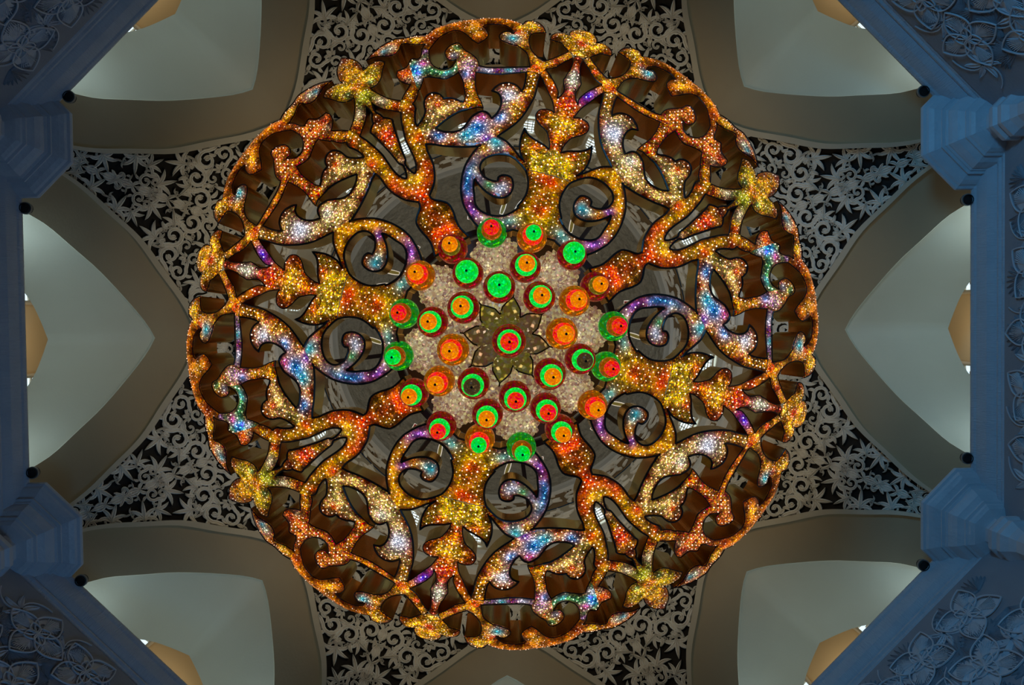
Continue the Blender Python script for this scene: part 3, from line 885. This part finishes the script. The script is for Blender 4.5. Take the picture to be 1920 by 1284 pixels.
def outline(name, mirror):
    """closed outline as points and a flag per segment (True: free edge, False: seam against the next panel)"""
    ax, runs = PIECES[name]
    P = []; fl = []
    for typ, pts in runs:
        if len(pts) < 2: continue
        pts = [(p[0] / 1000, p[1] / 1000) for p in pts]
        c = catmull(pts, .03 if typ == 'e' else .05)
        if P: c = c[1:]; fl += [typ == 'e'] * len(c)
        else: fl += [typ == 'e'] * (len(c) - 1)
        P += [tuple(x) for x in c]
    if ax:
        t = 0 if ax == 'F' else PI / 2           # reflect about angle 0 or 45 degrees
        ref = (lambda p: (p[0], -p[1])) if ax == 'F' else (lambda p: (p[1], p[0]))
        Q = [ref(p) for p in P[::-1]]; P = P + Q[1:-1]; fl = fl + fl[::-1]
    else:
        if math.dist(P[0], P[-1]) < 1e-6: P = P[:-1]
        else: fl.append(False)
        if mirror: P = [(p[0], -p[1]) for p in P[::-1]]; n = len(P); fl = [fl[(n - 2 - i) % n] for i in range(n)]
    P = np.array(P); area = .5 * np.sum(P[:, 0] * np.roll(P[:, 1], -1) - np.roll(P[:, 0], -1) * P[:, 1])
    return P, np.array(fl[:len(P)]), area


def inside(P, X):
    x, y = X[:, 0], X[:, 1]; c = np.zeros(len(X), bool); n = len(P)
    for i in range(n):
        x1, y1 = P[i]; x2, y2 = P[(i + 1) % n]
        if y1 == y2: continue
        k = ((y1 > y) != (y2 > y)) & (x < (x2 - x1) * (y - y1) / (y2 - y1) + x1); c ^= k
    return c


def segdist(P, fl, X):
    d = np.full(len(X), 9.0); n = len(P)
    for i in range(n):
        if not fl[i]: continue
        a = P[i]; b = P[(i + 1) % n]; ab = b - a; L = ab @ ab
        t = np.clip(((X - a) @ ab) / (L + 1e-12), 0, 1); d = np.minimum(d, np.linalg.norm(X - a - t[:, None] * ab, axis=1))
    return d


def hexgrid(P, s, jit=0.0):
    lo, hi = P.min(0), P.max(0); out = []; j = 0; y = lo[1]
    while y < hi[1]:
        x = lo[0] + (s / 2 if j % 2 else 0)
        while x < hi[0]: out.append((x + rng.uniform(-jit, jit) * s, y + rng.uniform(-jit, jit) * s)); x += s
        y += s * .866; j += 1
    X = np.array(out) if out else np.zeros((0, 2))
    return X[inside(P, X)] if len(X) else X


ICO = bmesh.new(); bmesh.ops.create_icosphere(ICO, subdivisions=1, radius=1); ICO.verts.ensure_lookup_table()
ICO_V = [tuple(v.co) for v in ICO.verts]; ICO_F = [tuple(v.index for v in f.verts) for f in ICO.faces]; ICO.free()


def add_ico(mb, c, r, mi=0):
    b = len(mb.v)
    for v in ICO_V: mb.v.append((c[0] + v[0] * r, c[1] + v[1] * r, c[2] + v[2] * r))
    for f in ICO_F: mb.f.append((f[0] + b, f[1] + b, f[2] + b)); mb.mi.append(mi)


GRIDDED = {'column': .074, 'fork': .072, 'curl': .074, 'crescent': .074, 'leaf_pair': .085, 'cup_stem': .072, 'arm': .066, 'clover': .08, 'bud': .068, 'wave': .072, 'bell': .072}
BULGE = {'cup_stem': .05, 'fork_flower': .05, 'rim': .05, 'junction': .04, 'flower_head': .05, 'leaf_pair': .045}
DEPTH = {'column': .10, 'fork': .12, 'curl': .12, 'leaf_pair': .13, 'bud': .13, 'cup_stem': .22, 'crescent': .18, 'clover': .20, 'arm': .24}


def tint_of(name, side, X, d, dm=.1):
    bl, br, blobs = TINTS[name]
    C = np.tile(np.array(PAL[bl if side > 0 else br]), (len(X), 1))
    both = PIECES[name][0]
    for s_, u, v, rad, cn in blobs:
        if s_ == 'L' and side < 0 or s_ == 'R' and side > 0: continue
        spots = [(u / 1000, v / 1000)]
        if both == 'F': spots.append((u / 1000, -v / 1000))
        elif both == 'K': spots.append((v / 1000, u / 1000))
        elif s_ == '*' and side < 0: spots = [(u / 1000, -abs(v) / 1000)]
        for p in spots:
            wgt = np.exp(-(np.linalg.norm(X - np.array(p), axis=1) / (rad / 1000 * 1.15)) ** 2)[:, None]
            C = C * (1 - wgt) + np.array(PAL[cn]) * wgt
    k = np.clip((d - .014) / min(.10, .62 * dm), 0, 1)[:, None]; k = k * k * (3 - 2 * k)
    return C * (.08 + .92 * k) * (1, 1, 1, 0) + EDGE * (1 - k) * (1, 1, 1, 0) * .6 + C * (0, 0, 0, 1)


PRETTY = {'column': 'stem_panel', 'leaf_pair': 'leaf_panel', 'cup_stem': 'cup_panel', 'flower_head': 'flower_panel', 'fork': 'fork_panel', 'bud': 'bud_panel', 'fork_flower': 'blossom_panel', 'arm': 'arm_panel',
          'flower_band': 'band_panel', 'junction': 'lobe_panel', 'rim': 'rim_panel', 'rim_leaf': 'rim_leaf_panel', 'wave': 'wave_panel', 'bell': 'bell_panel', 'clover': 'clover_panel', 'arm_leaf': 'side_leaf_panel',
          'link': 'link_panel', 'crescent': 'crescent_panel', 'curl': 'curl_panel'}


def make_piece(name, side):
    P, fl, area = outline(name, side < 0)
    n = len(P)
    # crystal face
    X = hexgrid(P, .045); dX = segdist(P, np.ones(n, bool), X) if len(X) else np.zeros(0)
    X = X[dX > .018] if len(X) else X
    allv = [Vector(p) for p in P] + [Vector(p) for p in X]
    vs, es, fs, *_ = delaunay_2d_cdt(allv, [(i, (i + 1) % n) for i in range(n)], [], 1, 1e-5)
    V = np.array([tuple(v) for v in vs]); cen = np.array([V[list(f)].mean(0) for f in fs]) if fs else np.zeros((0, 2))
    keep = inside(P, cen); fs = [f for f, k in zip(fs, keep) if k]
    d = segdist(P, fl, V); H = BULGE.get(name, .03); wd = .11
    h = H * np.sqrt(np.maximum(0, 1 - (1 - np.minimum(d / wd, 1)) ** 2))
    mb = MB()
    for p, hh in zip(V, h): mb.vert(S(p[0], p[1], hh))
    for f in fs:
        f = list(f); a, b, c = (V[i] for i in f[:3]); cr = (b[0] - a[0]) * (c[1] - a[1]) - (b[1] - a[1]) * (c[0] - a[0])
        mb.face(f if cr > 0 else f[::-1])
    face = mb.mesh(PRETTY[name], 'panel_glass' if name in ('column', 'fork', 'curl', 'arm', 'rim') else 'panel_crystal', True)
    at = face.color_attributes.new('tint', 'FLOAT_COLOR', 'POINT')
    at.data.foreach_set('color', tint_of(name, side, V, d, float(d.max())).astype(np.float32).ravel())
    # free-edge chains
    chains = []; i0 = next((i for i in range(n) if not fl[i - 1] and fl[i]), None)
    if i0 is None: chains = [(list(range(n)), True)] if fl.all() else []
    else:
        cur = []
        for k in range(n):
            i = (i0 + k) % n
            if fl[i]: cur.append(i)
            else:
                if cur: chains.append((cur + [(cur[-1] + 1) % n], False))
                cur = []
        if cur: chains.append((cur + [(cur[-1] + 1) % n], False))
    edge, wall = MB(), MB(); dep = DEPTH.get(name, .36); ew = .0145 if np.hypot(*P.mean(0)) < 3.3 else .0085
    for ids, cl in chains:
        Q = P[ids]
        edge.tube([S(p[0], p[1], .012) for p in Q], ew, 5, cl)
        Q2 = np.vstack([Q, Q[:1]]) if cl else Q
        wall.grid([[S(p[0], p[1], o_) for p in Q2] for o_ in (.0, -.02, -dep)])
    ed = edge.mesh('edging', 'black_edge', False) if edge.v else None
    wl = wall.mesh('gilt_side', 'gilt', False) if wall.v else None
    # lamp studs
    st = MB(); sp = GRIDDED.get(name)
    if sp:
        Y = hexgrid(P, sp, .10); rr = .0120; mt = 'led'
    else:
        Y = hexgrid(P, .055, .30); rr = .0085; mt = 'led_small'
    tints = []
    if len(Y):
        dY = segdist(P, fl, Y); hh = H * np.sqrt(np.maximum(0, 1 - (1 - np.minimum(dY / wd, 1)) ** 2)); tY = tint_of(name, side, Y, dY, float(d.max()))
        for p, dd, q_, tt in zip(Y, dY, hh, tY):
            if dd < (.036 if sp else .045) or rng.uniform() < (.12 if sp else .45): continue
            add_ico(st, S(p[0], p[1], q_ + .004), rr * rng.uniform(.6, 1.05))
            wmix = .75 if rng.uniform() < .72 else .12
            c = np.array((1.0, .84, .62)) * wmix + tt[:3] * (1.3 - wmix); tints += [(*np.minimum(c * rng.uniform(.45, 1.1), 1.3), 1)] * len(ICO_V)
    sd = st.mesh('lamp_stud', mt, True) if st.v else None
    if sd:
        at = sd.color_attributes.new('tint', 'FLOAT_COLOR', 'POINT'); at.data.foreach_set('color', np.array(tints, np.float32).ravel())
    return face, ed, wl, sd


n_p = 0
for name in PIECES:
    for side in ((1,) if PIECES[name][0] else (1, -1)):
        face, ed, wl, sd = make_piece(name, side)
        for k in range(4):
            o = link(PRETTY[name], face, chand); o.rotation_euler.z = k * PI / 2
            for nm, me in (('edging', ed), ('gilt_side', wl), ('lamp_stud', sd)):
                if me is None: continue
                c = link(nm, me, o)
                if nm == 'lamp_stud': c['kind'] = 'stuff'

# ---- pendants: three glass balls one under the other, the lowest with a dark bolt
PEND_L = [  # x, y in the picture of the cluster (centre 681, 640), colours: big, middle, tip; size of middle and tip
 (595, 98, 'green', 'orange', 'red', 0), (795, 123, 'orange', 'red', 'green', 0), (995, 210, 'red', None, 'green', 1), (398, 178, 'red', 'olive', 'orange', 0), (236, 312, 'orange', 'red', 'orange', 0),
 (475, 302, 'red', None, 'green', 1), (762, 270, 'red', 'green', 'orange', 0), (632, 370, 'red', None, 'green', 1), (832, 422, 'red', 'green', 'orange', 0), (452, 473, 'red', 'green', 'orange', 0),
 (155, 503, 'green', 'orange', 'red', 0), (298, 545, 'red', 'green', 'orange', 0), (680, 640, 'red', 'green', 'red', 0), (1112, 368, 'red', 'olive', 'orange', 0), (1007, 440, 'orange', 'red', 'orange', 0),
 (1203, 566, 'green', 'orange', 'red', 0), (945, 603, 'orange', 'red', 'orange', 0), (1037, 730, 'red', 'green', 'dark', 0), (1167, 767, 'green', 'orange', 'red', 0), (885, 805, 'red', 'green', 'orange', 0),
 (400, 683, 'orange', 'red', 'orange', 0), (128, 713, 'green', 'orange', 'green', 0), (332, 840, 'orange', 'red', 'orange', 0), (503, 852, 'red', 'green', 'dark', 0), (205, 900, 'red', 'green', 'orange', 0),
 (342, 1065, 'red', 'green', 'red', 0), (573, 1005, 'red', 'green', 'orange', 0), (710, 918, 'red', 'green', 'red', 0), (863, 975, 'red', 'green', 'red', 0), (535, 1130, 'orange', 'red', 'green', 0),
 (742, 1170, 'green', 'orange', 'green', 0), (1098, 960, 'orange', 'red', 'orange', 0), (935, 1080, 'red', 'green', 'orange', 0)]


def ball_mesh(name, r, mat, seg=28):
    b = MB(); b.lathe([(r * math.sin(a), -r * math.cos(a)) for a in np.linspace(.02, PI - .02, 16)], seg, cap0=True, cap1=True); return b.mesh(name, mat, True)


BM = {c: ball_mesh('pendant', .180, 'ball_' + c) for c in ('red', 'orange', 'green')}
MID = dict(red=ball_mesh('middle_ball', .120, 'tip_red'), orange=ball_mesh('middle_ball', .120, 'ball_orange'), green=ball_mesh('middle_ball', .122, 'tip_green'), olive=ball_mesh('middle_ball', .110, 'ball_olive'))
TIPM = {c: ball_mesh('tip_ball', .090, 'tip_' + c) for c in TIP}
TIPL = {c: ball_mesh('tip_ball', .128, 'tip_' + c) for c in ('green',)}
b = MB(); b.lathe([(.0, -.012), (.013, -.012), (.015, 0), (.006, .03)], 10, cap0=False); BOLT = b.mesh('bolt', 'black_metal')
b = MB(); b.tube([(0, 0, .17), (0, 0, .75)], .012, 6); HANGER = b.mesh('hanger', 'black_metal')
ray = lambda px, py: (lambda d: d / d.z)(right * ((px - 960) / 1280) + down * ((py - 642) / 1280) + fwd)
for (x, y, cb, cm, ct, big) in PEND_L:
    px, py = 700 + x / 2.676, 400 + y / 2.676
    rho = math.hypot(px - 951, py - 638); z = 7.08 + 1.15 * (rho / 210) ** 1.25
    dr = ray(px, py); p = (ox + dr.x * z, oy + dr.y * z, z - ZB)
    o = link('pendant', BM[cb], chand); o.location = p
    o['label'] = '%s glass ball drop with %s tip' % (cb, {'dark': 'unlit dark'}.get(ct, ct))
    if cm:
        link('middle_ball', MID[cm], o).location = (0, 0, -.255)
        t = link('tip_ball', TIPM[ct], o); t.location = (0, 0, -.45); zb = -.45 - .090
    else:
        t = link('tip_ball', TIPL[ct], o); t.location = (0, 0, -.27); zb = -.27 - .128
    link('bolt', BOLT, o).location = (0, 0, zb)
    link('hanger', HANGER, o)

# ---- crystal rosettes round the middle, star plate in the middle
def bead_cluster(name, R, n, rb, mat, seed, flat=.55):
    b = MB(); r5 = random.Random(seed)
    b.lathe([(R * math.cos(a), R * flat * -math.sin(a)) for a in np.linspace(0, PI / 2 - .05, 6)], 20, cap1=True)
    for k in range(n):
        t = (k + .5) / n; a = k * 2.39996; rr = R * math.sqrt(t)
        add_ico(b, (rr * math.cos(a), rr * math.sin(a), -R * flat * math.sqrt(max(0, 1 - t)) + r5.uniform(-.02, .02)), rb * r5.uniform(.8, 1.25))
    return b.mesh(name, mat, False)


CLU = bead_cluster('crystal_rosette', .285, 95, .040, 'bead', 3)
CLU2 = bead_cluster('crystal_cap', .185, 46, .042, 'bead_pale', 5, .75)
for k in range(8):
    a = PHI0 + math.radians(22) + k * PI / 4; r = 1.03
    o = link('crystal_rosette', CLU, chand); o.location = (r * math.cos(a), -r * math.sin(a), 8.62 - ZB); o.rotation_euler.z = k * 1.1
    c = link('crystal_cap', CLU2, o); c.location = (0, 0, -.06)
b = MB(); r5 = random.Random(9)          # ground of crystal beads between star and rosettes
b.lathe([(.30, -.0), (.62, .12), (.82, .27)], 48)
for k in range(600):
    rr = math.sqrt(r5.uniform(.3 ** 2, .82 ** 2)); a = r5.uniform(0, 2 * PI)
    add_ico(b, (rr * math.cos(a), rr * math.sin(a), .0 + (rr - .3) * .5 + r5.uniform(-.025, .01)), r5.uniform(.028, .050))
o = b.build('crystal_ground', 'bead', chand); o.location = (0, 0, 8.02 - ZB); o['kind'] = 'stuff'
# eight-pointed star of crystal plates with black rims
for k in range(8):
    b = MB(); e = MB(); h_ = PI / 8
    P = [(.0, 0)] + [(.36 * math.cos(-h_), .36 * math.sin(-h_))] + [(.44, -.125), (.52, -.068), (.60, 0), (.52, .068), (.44, .125)] + [(.36 * math.cos(h_), .36 * math.sin(h_))]
    c = b.vert((.28, 0, -.03)); ids = [b.vert((x, y, 0)) for x, y in P]
    for i in range(len(ids)): b.face((c, ids[i], ids[(i + 1) % len(ids)]))
    e.tube([(x, y, -.01) for x, y in P[1:]], .012, 5); e.tube([(.60, 0, -.01), (.645, 0, .0)], .012, 5)
    b2 = b.build('star_plate', 'star_gold' if k % 4 in (0, 1) else 'star_brown', chand); b2.location = (0, 0, 7.88 - ZB); b2.scale = (.84, .84, 1); b2.rotation_euler.z = -(PHI0 + k * PI / 4 + .1)
    link('edging', e.mesh('edging', 'black_edge'), b2)
    st = MB(); r6 = random.Random(k)
    for _ in range(55):
        rr = r6.uniform(.08, .40); a = r6.uniform(-.36, .36); add_ico(st, (rr * math.cos(a), rr * math.sin(a), -.015), r6.uniform(.018, .034))
    c = link('crystal_bead', st.mesh('crystal_bead', 'star_gold' if k % 4 in (0, 1) else 'star_brown'), b2); c['kind'] = 'stuff'
b = MB(); b.lathe([(.5, -.1), (.9, .0), (1.36, .05)], 64); o = b.build('base_plate', 'brown_plate', chand); o.location = (0, 0, 8.92 - ZB)
# black hoop, spokes and arms that carry the panels
def bar(name, p0, p1, w, par=chand):
    b = MB(); b.tube([p0, p1], w, 4); return b.build(name, 'black_metal', par)


b = MB(); b.lathe([(1.40, .06), (1.40, -.06), (1.48, -.06), (1.48, .06), (1.40, .06)], 64); hoop = b.build('hoop', 'black_metal', chand); hoop.location = (0, 0, 9.0 - ZB)
for k in range(8):
    a = PHI0 + PI / 8 + k * PI / 4; cs, sn = math.cos(a), -math.sin(a)
    bar('spoke', (.5 * cs, .5 * sn, 9.0 - ZB), (1.44 * cs, 1.44 * sn, 9.0 - ZB), .035)
    bar('carrier_arm', (1.44 * cs, 1.44 * sn, 9.0 - ZB), (2.9 * cs, 2.9 * sn, 10.0 - ZB), .038)
    a += PI / 8; cs, sn = math.cos(a), -math.sin(a)
    bar('spoke', (.9 * cs, .9 * sn, 9.05 - ZB), (1.44 * cs, 1.44 * sn, 9.0 - ZB), .03)
b = MB(); b.lathe([(.16, 8.3), (.18, 8.6), (.10, 9.2), (.07, 10.5), (.07, 35.9)], 16); o = b.build('hanging_rod', 'black_metal', chand); o.location = (0, 0, -ZB)
# slender glass leaves that stand on the hoop
for k in range(8):
    for j, (da, mat, L) in enumerate(((-.16, 'leaf_red', .42), (.10, 'leaf_olive', .30), (.21, 'leaf_olive', .24))):
        a = PHI0 + PI / 8 + k * PI / 4 + (da if k % 2 else -da); b = MB(); e = MB()
        pr = []
        for t in np.linspace(0, 1, 7): pr.append((L * t, .026 * math.sin(PI * min(1, .25 + t * .75)) + .001))
        lf = [(x, y) for x, y in pr] + [(x, -y) for x, y in pr[::-1]][1:]
        c = b.vert((L * .4, 0, -.02)); ids = [b.vert((x, y, 0)) for x, y in lf]
        for i in range(len(ids)): b.face((c, ids[i], ids[(i + 1) % len(ids)]))
        e.tube([(x, y, -.005) for x, y in lf], .006, 4, True)
        o = b.build('glass_leaf', mat, chand); link('edging', e.mesh('edging', 'leaf_rim'), o)
        o.location = (1.66 * math.cos(a), -1.66 * math.sin(a), 9.15 - ZB); o.rotation_euler = (0, -.3, -a - .35 * (1 if k % 2 else -1))

# the lamps in the bowl send some of their light up into the vaults
for k in range(4):
    a = PHI0 + k * PI / 2 + .4
    L = add_light('bowl_lamp', 'SPOT', (2.0 * math.cos(a), -2.0 * math.sin(a), 12.0), 300, (1.0, .80, .48), .4, (3.0 * math.cos(a), -3.0 * math.sin(a), 20))
    L.data.spot_size = math.radians(118); L.data.spot_blend = .5

# ------------------------------------------------------------------ spotlights on the cornice
b = MB(); b.lathe([(.085, -.02), (.09, -.03), (.10, -.03), (.105, -.02), (.105, .10), (.08, .12)], 24, cap1=True); CAN = b.mesh('can', 'black_metal', False)
b = MB(); b.lathe([(0.0, .0), (.087, .0)], 24); LENS = b.mesh('dark_opening', 'black_edge')
b = MB(); b.lathe([(.107, .0), (.125, .0), (.125, .05), (.107, .05)], 24); RING = b.mesh('collar', 'collar')
b = MB(); b.box(.08, .30, -.03, .03, .03, .065); b.box(.24, .30, -.05, .05, .03, .12); BR = b.mesh('bracket', 'collar')
SPN = {('west', 1): 'left cornice, upper of its two', ('west', -1): 'left cornice, lower of its two', ('east', -1): 'right cornice, upper of its two', ('east', 1): 'right cornice, lower of its two',
       ('northwest', -1): 'upper left slanting cornice', ('northeast', 1): 'upper right slanting cornice', ('southwest', 1): 'lower left slanting cornice', ('southeast', -1): 'lower right slanting cornice'}
for (sd_, sg), lab in SPN.items():
    be = BETA[sd_]; e = bpy.data.objects.new('spotlight', None); col.objects.link(e)
    X, T = LIP - .10, sg * 2.68
    e.location = (X * math.cos(be) - T * math.sin(be), X * math.sin(be) + T * math.cos(be), H0 - .02); e.rotation_euler.z = be
    tag(e, 'small black round spotlight on the ' + lab, 'spotlight', 'spotlights along the cornice')
    link('can', CAN, e); link('dark_opening', LENS, e); link('collar', RING, e); link('bracket', BR, e)
